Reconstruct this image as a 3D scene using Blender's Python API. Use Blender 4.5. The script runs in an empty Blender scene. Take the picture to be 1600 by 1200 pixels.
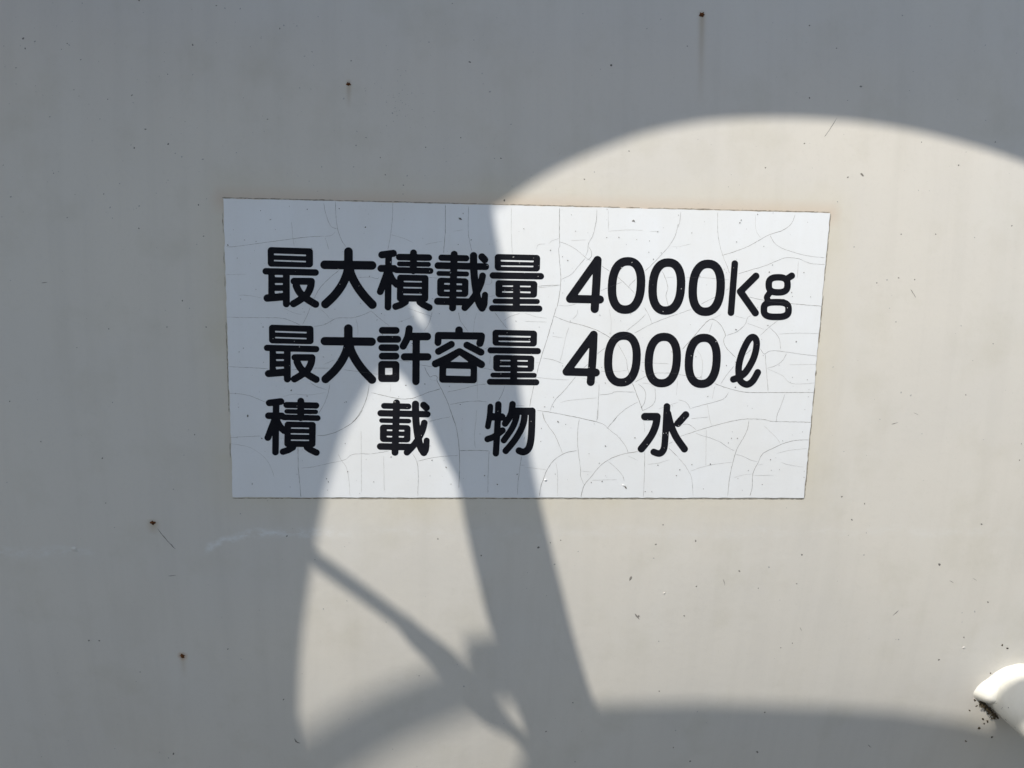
import bpy, bmesh, math, random
import numpy as np
from mathutils import Vector, Matrix
random.seed(7)
rng = np.random.RandomState(11)
C = bpy.context.scene.collection
sc = bpy.context.scene

# ------------------------------------------------------------------ camera
R_TANK = 1.30                 # radius of the curved tank side at the sign
ZC = 1.60                     # height of the sign's centre above the ground
F_PX = 1560.0                 # focal length in photograph pixels (1600 wide)
CAM = np.array([-0.06945931, -0.69847031, 0.12928105])
PITCH, YAW, ROLL = 0.20929239, 0.0818795, 0.02727749
fw = np.array([math.sin(YAW)*math.cos(PITCH), math.cos(YAW)*math.cos(PITCH), -math.sin(PITCH)])
r0 = np.cross(fw, [0, 0, 1]); r0 /= np.linalg.norm(r0); u0 = np.cross(r0, fw)
rt = r0*math.cos(ROLL) + u0*math.sin(ROLL)
up = -r0*math.sin(ROLL) + u0*math.cos(ROLL)
cd = bpy.data.cameras.new('camera'); cam = bpy.data.objects.new('camera', cd); C.objects.link(cam)
cd.sensor_width = 36.0; cd.lens = 36.0*F_PX/1600.0; cd.clip_start = 0.02; cd.clip_end = 500
m = Matrix(((rt[0], up[0], -fw[0], CAM[0]), (rt[1], up[1], -fw[1], CAM[1]),
            (rt[2], up[2], -fw[2], CAM[2] + ZC), (0, 0, 0, 1)))
cam.matrix_world = m
sc.camera = cam

# ------------------------------------------------------------------ sun, sky, exposure
S = np.array([-0.42, -0.530, 0.737]); S /= np.linalg.norm(S)      # towards the sun
elev = math.asin(S[2]); azim = math.atan2(S[0], S[1])
sc.world = bpy.data.worlds.new('World'); sc.world.use_nodes = True
wn = sc.world.node_tree; bg = wn.nodes['Background']
sky = wn.nodes.new('ShaderNodeTexSky'); sky.sky_type = 'NISHITA'; sky.sun_disc = False
sky.sun_elevation = elev; sky.sun_rotation = azim % (2*math.pi)
sky.air_density = 1.0; sky.dust_density = 0.9; sky.ozone_density = 1.0
wn.links.new(sky.outputs[0], bg.inputs[0]); bg.inputs[1].default_value = 0.14
ld = bpy.data.lights.new('sun', 'SUN'); ld.energy = 4.3; ld.angle = math.radians(0.53); ld.color = (1.0, 0.955, 0.88)
sun = bpy.data.objects.new('sun', ld); C.objects.link(sun)
sun.rotation_euler = Vector(S).to_track_quat('Z', 'Y').to_euler(); sun.location = (-2, -3, 5)
sc.view_settings.view_transform = 'Standard'; sc.view_settings.look = 'None'
sc.view_settings.exposure = 0.09; sc.view_settings.gamma = 1.0

# ------------------------------------------------------------------ helpers
def wall_pts(P, off=0.0):
    """photograph points -> points on the tank side (raised by off)"""
    P = np.asarray(P, float).reshape(-1, 2)
    d = fw[None] + rt[None]*((P[:, :1]-800)/F_PX) - up[None]*((P[:, 1:]-600)/F_PX)
    oy = CAM[1]-R_TANK; oz = CAM[2]
    a = d[:, 1]**2 + d[:, 2]**2; b = 2*(oy*d[:, 1]+oz*d[:, 2]); c = oy*oy+oz*oz-(R_TANK+off)**2
    disc = np.maximum(b*b-4*a*c, 1e-9)
    t = (-b-np.sqrt(disc))/(2*a)
    W = CAM[None]+d*t[:, None]
    W[:, 2] += ZC
    return W
def wall1(x, y, off=0.0): return wall_pts([(x, y)], off)[0]
def normal_at(w):
    n = np.array([0, w[1]-R_TANK, w[2]-ZC]); return n/np.linalg.norm(n)

def mesh_obj(name, verts, faces, mat, parent=None, smooth=False):
    me = bpy.data.meshes.new(name)
    me.from_pydata([tuple(map(float, v)) for v in verts], [], faces); me.update()
    if mat: me.materials.append(mat)
    if smooth: me.polygons.foreach_set('use_smooth', [True]*len(me.polygons))
    o = bpy.data.objects.new(name, me); C.objects.link(o)
    if parent: o.parent = parent
    return o
def bm_obj(name, bm, mat, parent=None, smooth=False):
    bmesh.ops.recalc_face_normals(bm, faces=bm.faces)
    me = bpy.data.meshes.new(name); bm.to_mesh(me); bm.free(); me.materials.append(mat)
    if smooth: me.polygons.foreach_set('use_smooth', [True]*len(me.polygons))
    o = bpy.data.objects.new(name, me); C.objects.link(o)
    if parent: o.parent = parent
    return o
def thing(name, label, cat, group=None):
    o = bpy.data.objects.new(name, None); C.objects.link(o); o.empty_display_size = .05
    o['label'] = label; o['category'] = cat
    if group: o['group'] = group
    return o
def catmull(pts, n=8, closed=False):
    P = [np.array(p, float) for p in pts]
    if len(P) < 3 and not closed: return np.array(P)
    out = []; N = len(P)
    for i in range(N if closed else N-1):
        if closed: a, b, c, d = P[i-1], P[i], P[(i+1) % N], P[(i+2) % N]
        else: a, b, c, d = P[max(i-1, 0)], P[i], P[i+1], P[min(i+2, N-1)]
        for k in range(n):
            t = k/n
            out.append(.5*((2*b)+(-a+c)*t+(2*a-5*b+4*c-d)*t*t+(-a+3*b-3*c+d)*t**3))
    if not closed: out.append(P[-1])
    return np.array(out)

# ------------------------------------------------------------------ materials
class NT:
    def __init__(s, name):
        s.mat = bpy.data.materials.new(name); s.mat.use_nodes = True
        s.t = s.mat.node_tree; s.b = s.t.nodes['Principled BSDF']
        s.geo = s.t.nodes.new('ShaderNodeNewGeometry').outputs['Position']
    def link(s, a, b): s.t.links.new(a, b)
    def sockin(s, n, i, v):
        if v is None: return
        if hasattr(v, 'links') or isinstance(v, bpy.types.NodeSocket): s.link(v, n.inputs[i])
        else: n.inputs[i].default_value = v
    def math(s, op, a, b=None, c=None, clamp=False):
        n = s.t.nodes.new('ShaderNodeMath'); n.operation = op; n.use_clamp = clamp
        s.sockin(n, 0, a); s.sockin(n, 1, b); s.sockin(n, 2, c); return n.outputs[0]
    def noise(s, scale=(1, 1, 1), sc=1.0, det=4, rough=.55, off=(0, 0, 0)):
        mp = s.t.nodes.new('ShaderNodeMapping'); mp.inputs['Scale'].default_value = scale
        mp.inputs['Location'].default_value = off
        s.link(s.geo, mp.inputs['Vector'])
        n = s.t.nodes.new('ShaderNodeTexNoise'); n.inputs['Scale'].default_value = sc
        n.inputs['Detail'].default_value = det; n.inputs['Roughness'].default_value = rough
        s.link(mp.outputs[0], n.inputs['Vector']); return n.outputs[0]
    def ramp(s, v, lo, hi, a=0., b=1.):
        n = s.t.nodes.new('ShaderNodeMapRange'); n.clamp = True
        s.sockin(n, 0, v); n.inputs[1].default_value = lo; n.inputs[2].default_value = hi
        n.inputs[3].default_value = a; n.inputs[4].default_value = b; return n.outputs[0]
    def mix(s, f, a, b):
        n = s.t.nodes.new('ShaderNodeMix'); n.data_type = 'RGBA'
        s.sockin(n, 0, f)
        for i, v in ((6, a), (7, b)):
            if isinstance(v, tuple): n.inputs[i].default_value = (*v, 1)
            else: s.link(v, n.inputs[i])
        return n.outputs[2]
    def xyz(s):
        n = s.t.nodes.new('ShaderNodeSeparateXYZ'); s.link(s.geo, n.inputs[0]); return n.outputs
    def bump(s, h, strength, dist):
        n = s.t.nodes.new('ShaderNodeBump'); n.inputs['Strength'].default_value = strength
        n.inputs['Distance'].default_value = dist; s.link(h, n.inputs['Height'])
        s.link(n.outputs[0], s.b.inputs['Normal'])
    def out(s, col, rough, spec=.5, metal=0.):
        if isinstance(col, tuple): s.b.inputs['Base Color'].default_value = (*col, 1)
        else: s.link(col, s.b.inputs['Base Color'])
        if isinstance(rough, float): s.b.inputs['Roughness'].default_value = rough
        else: s.link(rough, s.b.inputs['Roughness'])
        s.b.inputs['Specular IOR Level'].default_value = spec; s.b.inputs['Metallic'].default_value = metal
        return s.mat

# rust pits: photo x, y, size, streak length (m), streak width, strength
RUST = [(1097, 23, 4.0, .060, .0022, .5), (545, 131, 2.7, .016, .0016, .55),
        (239, 817, 3.6, .010, .0035, .5), (285, 1025, 2.7, .022, .0020, .35)]

def wall_paint():
    n = NT('weathered_cream_paint')
    X, Y, Z = n.xyz()
    big = n.noise((1, 1, 1), 5.0, 3)
    blot = n.noise((1, 1, 1), 22.0, 5, .6, (3, 1, 2))
    streak = n.noise((60, 8, 2.2), 1.0, 4, .6)
    fine = n.noise((1, 1, 1), 420.0, 3, .6)
    col = n.mix(n.ramp(big, .35, .68), (.626, .588, .519), (.594, .565, .512))
    col = n.mix(n.ramp(streak, .40, .74, 0, .16), col, (.66, .635, .57))
    col = n.mix(n.ramp(streak, .50, .26, 0, .15), col, (.49, .475, .42))
    col = n.mix(n.ramp(blot, .52, .78, 0, .40), col, (.50, .47, .385))
    col = n.mix(n.ramp(fine, .55, .80, 0, .12), col, (.40, .38, .33))
    # yellowed dirt gathered round the sign
    tl, tr, br, bl = wall1(348, 310), wall1(1297, 333), wall1(1256, 778), wall1(363, 777)
    cx = (tl[0]+br[0])/2; cz = (tl[2]+br[2])/2; hx = (tr[0]-tl[0])/2; hz = (tl[2]-bl[2])/2
    dx = n.math('MAXIMUM', n.math('SUBTRACT', n.math('ABSOLUTE', n.math('SUBTRACT', X, cx)), hx), 0.)
    dz = n.math('MAXIMUM', n.math('SUBTRACT', n.math('ABSOLUTE', n.math('SUBTRACT', Z, cz)), hz), 0.)
    dist = n.math('SQRT', n.math('ADD', n.math('MULTIPLY', dx, dx), n.math('MULTIPLY', dz, dz)))
    halo = n.math('MULTIPLY', n.ramp(dist, .0, .024, 1, 0), n.ramp(blot, .25, .7, .25, .8))
    col = n.mix(n.math('MULTIPLY', halo, .55), col, (.60, .54, .395))
    # pinkish-brown grime just over the top edge
    top = n.math('MULTIPLY', n.ramp(dist, .0, .010, 1, 0), n.ramp(Z, tl[2]-.012, tl[2]-.002))
    col = n.mix(n.math('MULTIPLY', top, .5), col, (.56, .43, .33))
    # rust bleed below each pit
    for px, py, sz, ln, wd, st in RUST:
        w = wall1(px, py)
        ax = n.math('DIVIDE', n.math('ABSOLUTE', n.math('SUBTRACT', X, w[0])), wd)
        gx = n.math('POWER', 2.718, n.math('MULTIPLY', n.math('MULTIPLY', ax, ax), -1.))
        gz = n.math('MULTIPLY', n.ramp(Z, w[2]-ln, w[2]-.001), n.ramp(Z, w[2]+.0035, w[2]+.0005))
        col = n.mix(n.math('MULTIPLY', n.math('MULTIPLY', gx, gz), st), col, (.34, .25, .13))
        r2 = n.math('SQRT', n.math('ADD', n.math('POWER', n.math('SUBTRACT', X, w[0]), 2.),
                                   n.math('POWER', n.math('SUBTRACT', Z, w[2]), 2.)))
        r3 = n.math('ADD', r2, n.math('MULTIPLY', n.math('SUBTRACT', n.noise((1, 1, 1), 330.0, 3, .7, (px, 1, py)), .5), .0052))
    col = n.mix(n.ramp(r3, .0008, .0044, .75, 0), col, (.38, .20, .08))
    # chalky rub marks along one height, heavier to the left
    zline = n.ramp(X, wall1(318, 850)[0], wall1(378, 850)[0], wall1(330, 858)[2], wall1(400, 834)[2])
    wob = n.noise((1, 1, 1), 38.0, 4, .6, (7, 0, 0))
    zz = n.math('ADD', n.math('SUBTRACT', Z, zline), n.math('MULTIPLY', n.math('SUBTRACT', wob, .5), .020))
    band = n.ramp(n.math('ABSOLUTE', zz), .0006, .0052, 1, 0)
    patch = n.ramp(n.noise((1, 1, 2), 75.0, 6, .75, (1, 5, 9)), .42, .60)
    xl = n.math('MULTIPLY', n.ramp(X, wall1(316, 838)[0], wall1(328, 838)[0]), n.ramp(X, wall1(480, 838)[0], wall1(560, 838)[0], 1, .22))
    mk = n.math('MULTIPLY', n.math('MULTIPLY', band, patch), xl)
    zl2 = wall1(60, 862)[2]
    b2 = n.ramp(n.math('ABSOLUTE', n.math('SUBTRACT', n.math('ADD', Z, n.math('MULTIPLY', wob, .006)), zl2+.003)), .0004, .006, 1, 0)
    mk2 = n.math('MULTIPLY', n.math('MULTIPLY', b2, patch), n.ramp(X, wall1(130, 860)[0], wall1(150, 860)[0], .55, 0))
    col = n.mix(n.math('MULTIPLY', n.math('ADD', mk, mk2), .66), col, (.74, .755, .75))
    # soft, wide smudges
    sm = n.ramp(n.noise((1, 1, .45), 11.0, 4, .55, (4, 4, 1)), .54, .72, 0, .22)
    col = n.mix(sm, col, (.66, .645, .60))
    sm2 = n.ramp(n.noise((1, 1, .35), 15.0, 4, .6, (9, 2, 6)), .55, .75, 0, .22)
    col = n.mix(sm2, col, (.47, .435, .36))
    h = n.math('ADD', n.math('MULTIPLY', n.noise((1, 1, 1), 160.0, 2, .5), .35), n.math('MULTIPLY', n.noise((1, 1, 1), 7.0, 2), 3.0))
    n.bump(h, .35, .0010)
    return n.out(col, n.ramp(blot, .3, .7, .42, .58), .35)
def sign_white():
    n = NT('white_vinyl')
    blot = n.noise((1, 1, 1), 14.0, 5, .6); streak = n.noise((90, 5, 3), 1.0, 3)
    col = n.mix(n.ramp(blot, .38, .70), (.745, .757, .762), (.722, .722, .708))
    col = n.mix(n.ramp(streak, .45, .72, 0, .35), col, (.70, .70, .69))
    col = n.mix(n.ramp(n.noise((1, 1, 1), 500., 3), .58, .8, 0, .12), col, (.5, .5, .48))
    n.bump(n.noise((1, 1, 1), 60., 3), .25, .0006)
    return n.out(col, n.ramp(blot, .3, .7, .34, .48), .4)
def simple(name, col, rough=.6, spec=.4, var=None, scale=60., metal=0., bump=0.):
    n = NT(name)
    if var: c = n.mix(n.ramp(n.noise((1, 1, 1), scale, 5, .6), .35, .7), col, var)
    else: c = col
    if bump: n.bump(n.noise((1, 1, 1), scale*2, 4), .6, bump)
    return n.out(c, rough, spec, metal)

M_wall = wall_paint()
M_white = sign_white()
M_edge = simple('yellowed_vinyl_edge', (.34, .31, .25), .7, .3, (.19, .16, .12), 300)
M_ink = simple('black_ink', (.0080, .0085, .0120), .60, .06, (.012, .012, .015), 160)
M_crack = simple('dirt_filled_crack', (.13, .12, .105), .8, .2, (.36, .34, .31), 45)
M_crack3 = simple('crack_through_ink', (.050, .050, .055), .7, .2, (.022, .022, .026), 90)
M_crack2 = simple('hairline_crack', (.52, .51, .48), .8, .2, (.33, .32, .30), 60)
M_rust = simple('dark_rust', (.055, .022, .008), .85, .2, (.17, .062, .018), 900, bump=.0003)
M_speck = simple('black_dirt', (.12, .112, .10), .8, .2, (.27, .25, .22), 45)
M_pale = simple('pale_dirt', (.42, .41, .39), .8, .2, (.30, .29, .27), 60)
M_fleck = simple('white_fleck', (.80, .80, .78), .6, .3)
M_pipe = simple('cream_pipe_paint', (.76, .735, .655), .42, .4, (.70, .67, .585), 40, bump=.0003)
M_moss = simple('dark_grime', (.040, .032, .020), .9, .15, (.15, .12, .075), 400, bump=.0008)
M_steel = simple('grey_painted_steel', (.30, .31, .32), .5, .4, (.24, .24, .25), 12)
M_black = simple('black_rubber', (.03, .03, .03), .6, .3, (.05, .05, .05), 40)
M_ground = simple('dark_asphalt_ground', (.048, .043, .036), .9, .2, (.038, .034, .029), 2.0)

# ------------------------------------------------------------------ ground
g = mesh_obj('ground', [(-60, -60, 0), (60, -60, 0), (60, 60, 0), (-60, 60, 0)], [(0, 1, 2, 3)], M_ground)
g['kind'] = 'structure'

# ------------------------------------------------------------------ tank
tank = thing('water_tank', 'curved cream steel tank side with rust pits behind the white sign', 'tank')
prof = []
A = math.radians(24)
for k in range(97):
    a = -A+2*A*k/96
    prof.append((R_TANK-R_TANK*math.cos(a), R_TANK*math.sin(a)))
# rounded shoulders, flat top, rear
def shoulder(y0, z0, ang, r, turn, n=10):
    out = []
    for k in range(1, n+1):
        a = ang+turn*k/n
        out.append((y0+r*(math.cos(ang)-math.cos(a)), z0+r*(math.sin(a)-math.sin(ang))))
    return out
yt, zt = prof[-1]
prof += shoulder(yt, zt, A, .22, math.pi/2-A)
y2, z2 = prof[-1]; half = z2
prof += [(1.1, z2)]
for k in range(1, 13):
    a = math.pi*k/12; prof.append((1.1+.45*math.sin(a), z2*math.cos(a)))
low = [(y, -z) for (y, z) in prof[97:107]][::-1]
prof += [p for p in low]
xs = [-2.3, -1.2, -.6, -.3, 0, .3, .6, 1.2, 2.3]
V = [(x, y, z+ZC) for x in xs for (y, z) in prof]; n_ = len(prof); Fc = []
for i in range(len(xs)-1):
    for j in range(n_):
        k = (j+1) % n_
        Fc.append((i*n_+j, (i+1)*n_+j, (i+1)*n_+k, i*n_+k))
shell = mesh_obj('tank_shell', V, Fc, M_wall, tank, True)
for xe, nm in ((-2.3, 0), (2.3, 1)):
    vs = [(xe, y, z+ZC) for (y, z) in prof]
    f = tuple(range(n_)) if nm else tuple(range(n_))[::-1]
    mesh_obj('end_plate', vs, [f], M_wall, tank)
for sx in (-1.6, 1.6):                                  # saddles carrying the tank
    bm = bmesh.new()
    bmesh.ops.create_cube(bm, size=1)
    for v in bm.verts: v.co = Vector((sx+v.co.x*.3, .7+v.co.y*.9, (ZC-half)/2+v.co.z*(ZC-half+.02)+0))
    bm_obj('saddle', bm, M_steel, tank)

def blob(P, r, off, jag=.35, asp=1., ang=0., n=9, dome=0.):
    """small irregular patch lying on the tank side; P photo px, r photo px"""
    pts = []
    for k in range(n):
        a = 2*math.pi*k/n; rr = r*(1+random.uniform(-jag, jag))
        x = rr*math.cos(a)*asp; y = rr*math.sin(a)
        pts.append((P[0]+x*math.cos(ang)-y*math.sin(ang), P[1]+x*math.sin(ang)+y*math.cos(ang)))
    return pts
def add_blob(V, Fc, *a, off=.0001, dome=0., **k):
    pts = blob(*a, off, **k); i0 = len(V)
    V += list(wall_pts(pts, off)); V.append(wall1(a[0][0], a[0][1], off+dome))
    n = len(pts)
    for j in range(n): Fc.append((i0+(j+1) % n, i0+j, i0+n))
for px, py, sz, ln, wd, st in RUST:
    V, Fc = [], []
    add_blob(V, Fc, (px, py), sz, off=.00005, dome=.0007, n=14, asp=random.uniform(1.0, 1.5), ang=random.uniform(-1.2, .4), jag=.42)
    for q in range(5):
        add_blob(V, Fc, (px+random.uniform(-1.6, 1.6)*sz*.6, py+random.uniform(-1, 1)*sz*.6), sz*.35, off=.0001+q*.00003, dome=.0006, n=8)
    mesh_obj('rust_pit', V, Fc, M_rust, tank)
# ------- ribbons on the surface
def ribbon(V, Fc, pts, w, off, jit=.35, taper=True, n=6, mask=None):
    P = catmull(pts, n)
    if len(P) < 2: return
    # resample with small wander
    seg = np.linalg.norm(np.diff(P, axis=0), axis=1); L = np.concatenate([[0], np.cumsum(seg)])
    k = max(2, int(L[-1]/3)+1); t = np.linspace(0, L[-1], k)
    Q = np.stack([np.interp(t, L, P[:, 0]), np.interp(t, L, P[:, 1])], -1)
    T = np.gradient(Q, axis=0); T /= (np.linalg.norm(T, axis=1)[:, None]+1e-9); N = np.stack([-T[:, 1], T[:, 0]], -1)
    Q = Q+N*rng.uniform(-jit, jit, (k, 1))
    ww = w*rng.uniform(.55, 1.25, (k, 1))*.5
    if taper: ww[0] *= .3; ww[-1] *= .3
    a = wall_pts(Q-N*ww, off); b = wall_pts(Q+N*ww, off); i0 = len(V)
    V += list(a)+list(b)
    for j in range(k-1):
        if mask is not None and not (mask[int(Q[j][1]), int(Q[j][0])] and mask[int(Q[j+1][1]), int(Q[j+1][0])]): continue
        Fc.append((i0+j, i0+j+1, i0+k+j+1, i0+k+j))

# dirt specks on the tank: the larger ones where the photograph has them, fine ones between
big_specks = [(36,60,2.2),(301,70,1.6),(206,149,1.6),(263,225,2.1),(227,202,1.5),(262,116,1.2),(210,231,1.6),(310,320,1.6),(318,369,1.4),
 (285,470,1.8),(170,514,1.6),(261,511,1.4),(322,511,1.2),(162,303,1.3),(105,340,1.2),(25,106,1.2),(96,77,1.2),(105,68,1.2),(734,97,1.6),
 (955,102,2.2),(1265,40,1.7),(1345,135,2.2),(1074,72,1.3),(1555,222,1.4),(1440,222,1.2),(1347,273,2.6),(1196,262,1.6),(1257,224,1.5),
 (913,280,1.5),(983,236,1.3),(1498,258,1.7),(1325,277,1.5),(788,313,2.0),(602,273,1.2),(630,289,1.2),(720,215,1.4),(572,215,1.2),
 (665,230,1.2),(418,186,1.2),(160,716,1.4),(165,786,1.2),(15,627,1.3),(64,690,1.2),(304,679,1.4),(752,868,1.4),(684,842,1.6),(841,855,2.4),
 (1087,845,1.7),(1036,820,1.5),(1253,867,1.8),(1088,916,1.5),(1069,962,1.6),(985,904,3.0),(998,963,2.0),(1331,812,1.9),(1534,819,1.8),
 (1468,882,2.6),(1506,996,1.7),(1467,1031,1.7),(1315,776,1.6),(1351,787,1.3),(1593,719,1.6),(1509,617,1.4),(1238,1005,1.3),(1195,1113,1.5),
 (853,1143,1.6),(895,1098,1.3),(1183,1175,2.2),(463,1159,1.6),(139,1001,2.0),(155,1001,1.5),(271,1178,2.0),(219,1050,1.3),(356,1014,1.3),
 (443,1093,1.2),(1404,434,1.6),(1429,437,1.4),(1408,366,1.4),(1370,442,1.3),(1462,366,1.3),(1552,537,1.3),(1400,503,1.3),(1052,1168,1.3),
 (1030,1080,1.3),(562,722,1.4),(1245,912,1.3),(1220,1012,1.2),(655,1056,1.1),(860,848,1.2),(876,844,1.2)]
V, Fc = [], []
for i, (x, y, r) in enumerate(big_specks):
    add_blob(V, Fc, (x, y), r*.68, off=.00004, dome=.0002, asp=random.uniform(1, 1.6), ang=random.uniform(0, 3.1), n=8)
Vp, Fp = [], []
for i in range(620):
    x, y = random.uniform(-60, 1660), random.uniform(-50, 1250)
    if random.random() < .35: x = random.uniform(0, 800); y = random.gauss(150, 130)
    if 342 < x < 1300 and 304 < y < 782: continue
    r = min(random.expovariate(1/.30)+.28, 1.2)
    add_blob(*((V, Fc) if i % 5 == 0 else (Vp, Fp)), (x, y), r, off=.00004, asp=random.uniform(1, 1.7), ang=random.uniform(0, 3.1), n=6)
for i in range(40):                                     # faint grime by the dull patch
    x, y = random.gauss(622, 14), random.gauss(150, 24)
    add_blob(Vp, Fp, (x, y), random.uniform(.3, .8), off=.00004, n=6)
o = mesh_obj('faint_speck', Vp, Fp, M_pale, tank); o['kind'] = 'stuff'
o = mesh_obj('dirt_speck', V, Fc, M_speck, tank); o['kind'] = 'stuff'
V, Fc = [], []
for i in range(150):
    x, y = random.uniform(-60, 1660), random.uniform(-50, 1250)
    if 342 < x < 1300 and 304 < y < 782: continue
    add_blob(V, Fc, (x, y), random.uniform(.4, 1.1), off=.00005, asp=random.uniform(1, 3), ang=random.uniform(0, 3.1), n=6)
for x, y, r in [(116, 858, 5.0), (1506, 1012, 2.2), (1038, 927, 1.6)]:
    add_blob(V, Fc, (x, y), r, off=.00005, dome=.0006, asp=1.2, n=10)
o = mesh_obj('paint_fleck', V, Fc, M_wall, tank); o['kind'] = 'stuff'
V, Fc = [], []
for pts, w in [([(246, 826), (258, 841), (274, 858)], 1.3), ([(1308, 184), (1298, 200), (1288, 214)], .7), ([(992, 959), (999, 968)], 2.2),
               ([(1393, 663), (1403, 660)], .8), ([(1395, 962), (1404, 954)], 1.0), ([(460, 1154), (464, 1160), (469, 1161)], 1.4),
               ([(263, 900), (275, 899)], .9), ([(1484, 907), (1490, 911)], 1.2), ([(1428, 645), (1435, 648)], .8), ([(1250, 980), (1253, 986)], .8),
               ([(65, 442), (74, 441)], 1.2), ([(1356, 1163), (1361, 1168)], 1.2), ([(1423, 452), (1431, 465)], .9),
               ([(1130, 905), (1133, 915)], .7), ([(1520, 903), (1526, 907)], .9),]:
    ribbon(V, Fc, pts, w, .00006, .2)
o = mesh_obj('scratch', V, Fc, M_speck, tank); o['kind'] = 'stuff'

# ------------------------------------------------------------------ the sign
sign = thing('sign', 'cracked white vinyl sign with three lines of black Japanese lettering on the tank', 'sign')
cor = [np.array(p, float) for p in ((348.5, 310), (1297, 333), (1256, 778), (363.5, 777))]
NX, NY = 120, 60; OFF_S = .0006
V, Fc = [], []
gridpx = np.zeros((NY+1, NX+1, 2))
for j in range(NY+1):
    v = j/NY
    for i in range(NX+1):
        u = i/NX
        p = (cor[0]*(1-u)+cor[1]*u)*(1-v)+(cor[3]*(1-u)+cor[2]*u)*v
        if i in (0, NX): p = p+np.array([random.uniform(-.7, .7), 0])
        if j in (0, NY): p = p+np.array([0, random.uniform(-.45, .45)])
        gridpx[j, i] = p
V = list(wall_pts(gridpx.reshape(-1, 2), OFF_S))
idx = lambda i, j: j*(NX+1)+i
for j in range(NY):
    for i in range(NX): Fc.append((idx(i, j), idx(i, j+1), idx(i+1, j+1), idx(i+1, j)))
mesh_obj('sign_face', V, Fc, M_white, sign, True)
ring = [(i, 0) for i in range(NX)]+[(NX, j) for j in range(NY)]+[(i, NY) for i in range(NX, 0, -1)]+[(0, j) for j in range(NY, 0, -1)]
rp = np.array([gridpx[j, i] for i, j in ring]); n_ = len(rp)
V = list(wall_pts(rp, OFF_S))+list(wall_pts(rp, -.0002))
Fc = [(k, (k+1) % n_, n_+(k+1) % n_, n_+k) for k in range(n_)]
mesh_obj('sign_edge', V, Fc, M_edge, sign)
# grime line round the edge
V, Fc = [], []
def edge_line(a, b, w, off, dens, jit):
    a = np.array(a, float); b = np.array(b, float); t = 0
    Ln = np.linalg.norm(b-a)
    while t < 1:
        l = random.uniform(8, 45)/Ln; t2 = min(1, t+l)
        if random.random() < dens:
            ribbon(V, Fc, [a+(b-a)*t, a+(b-a)*t2], w*random.uniform(.6, 1.3), off+random.random()*.00004, jit)
        t = t2
edge_line((347, 308.8), (1297, 331.8), 1.5, .00008, .9, .3)
edge_line((347, 309.0), (1297, 332.0), 1.6, .00015, .5, .5)
edge_line((363, 778.6), (1256, 779.6), 1.5, .00008, 1.1, .25)
edge_line((347.0, 310), (362.0, 777), 1.1, .00008, .6, .4)
edge_line((1298, 334), (1257.2, 778), 1.3, .00008, .8, .3)
o = mesh_obj('edge_grime', V, Fc, M_edge, sign); o['kind'] = 'stuff'

# ---- lettering: each character is an outline sampled from its strokes
def sd_seg(G, a, b, r):
    a = np.array(a, float); b = np.array(b, float); pa = G-a; ba = b-a
    h = np.clip((pa@ba)/max(ba@ba, 1e-9), 0, 1)
    return np.linalg.norm(pa-h[..., None]*ba, axis=-1)-r
def sd_poly(G, P):
    P = np.array(P, float); N = len(P); d = np.full(G.shape[:-1], 1e9); s = np.ones(G.shape[:-1])
    for i in range(N):
        j = (i-1) % N; e = P[j]-P[i]; w = G-P[i]
        bb = w-e*np.clip((w@e)/max(e@e, 1e-9), 0, 1)[..., None]
        d = np.minimum(d, (bb**2).sum(-1))
        c = np.stack([G[..., 1] >= P[i][1], G[..., 1] < P[j][1], e[0]*w[..., 1] > e[1]*w[..., 0]])
        s = np.where(c.all(0) | (~c).all(0), -s, s)
    return s*np.sqrt(d)
def inset(P, r):
    P = [np.array(p, float) for p in P]; c = sum(P)/len(P); out = []
    ar = sum(P[i][0]*P[(i+1) % len(P)][1]-P[(i+1) % len(P)][0]*P[i][1] for i in range(len(P)))
    sg = 1 if ar > 0 else -1
    for i in range(len(P)):
        e1 = P[i]-P[i-1]; e2 = P[(i+1) % len(P)]-P[i]; e1 /= np.linalg.norm(e1); e2 /= np.linalg.norm(e2)
        n1 = np.array([-e1[1], e1[0]])*sg; n2 = np.array([-e2[1], e2[0]])*sg
        b = (n1+n2); b /= np.linalg.norm(b); out.append(P[i]+b*r/max(b@n1, .3))
    return out
def field(prims, G):
    f = np.full(G.shape[:-1], 1e9)
    gr = .22*float(G[0, 1, 0]-G[0, 0, 0])/.8
    for p in prims:
        k = p[0]
        if k in 'LC':
            pts = catmull(p[2], 7, p[3] if len(p) > 3 else False) if k == 'C' else np.array(p[2], float)
            seq = list(pts)+([pts[0]] if len(p) > 3 and p[3] else [])
            for a, b in zip(seq[:-1], seq[1:]): f = np.minimum(f, sd_seg(G, a, b, p[1]/2+gr))
        elif k == 'R': f = np.minimum(f, sd_poly(G, inset(p[2], p[1]))-p[1]-gr)
        elif k == '-': f = np.maximum(f, -(sd_poly(G, inset(p[2], p[1]))-p[1]))
    return f
def sup(cx, cy, a, b, n, sh=0, k=40):
    out = []
    for i in range(k):
        t = 2*math.pi*i/k; c, s = math.cos(t), math.sin(t)
        x = a*math.copysign(abs(c)**(2/n), c); y = b*math.copysign(abs(s)**(2/n), s)
        out.append((cx+x-sh*y, cy+y))
    return out
INK = np.zeros((1200, 1600), bool)
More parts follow.
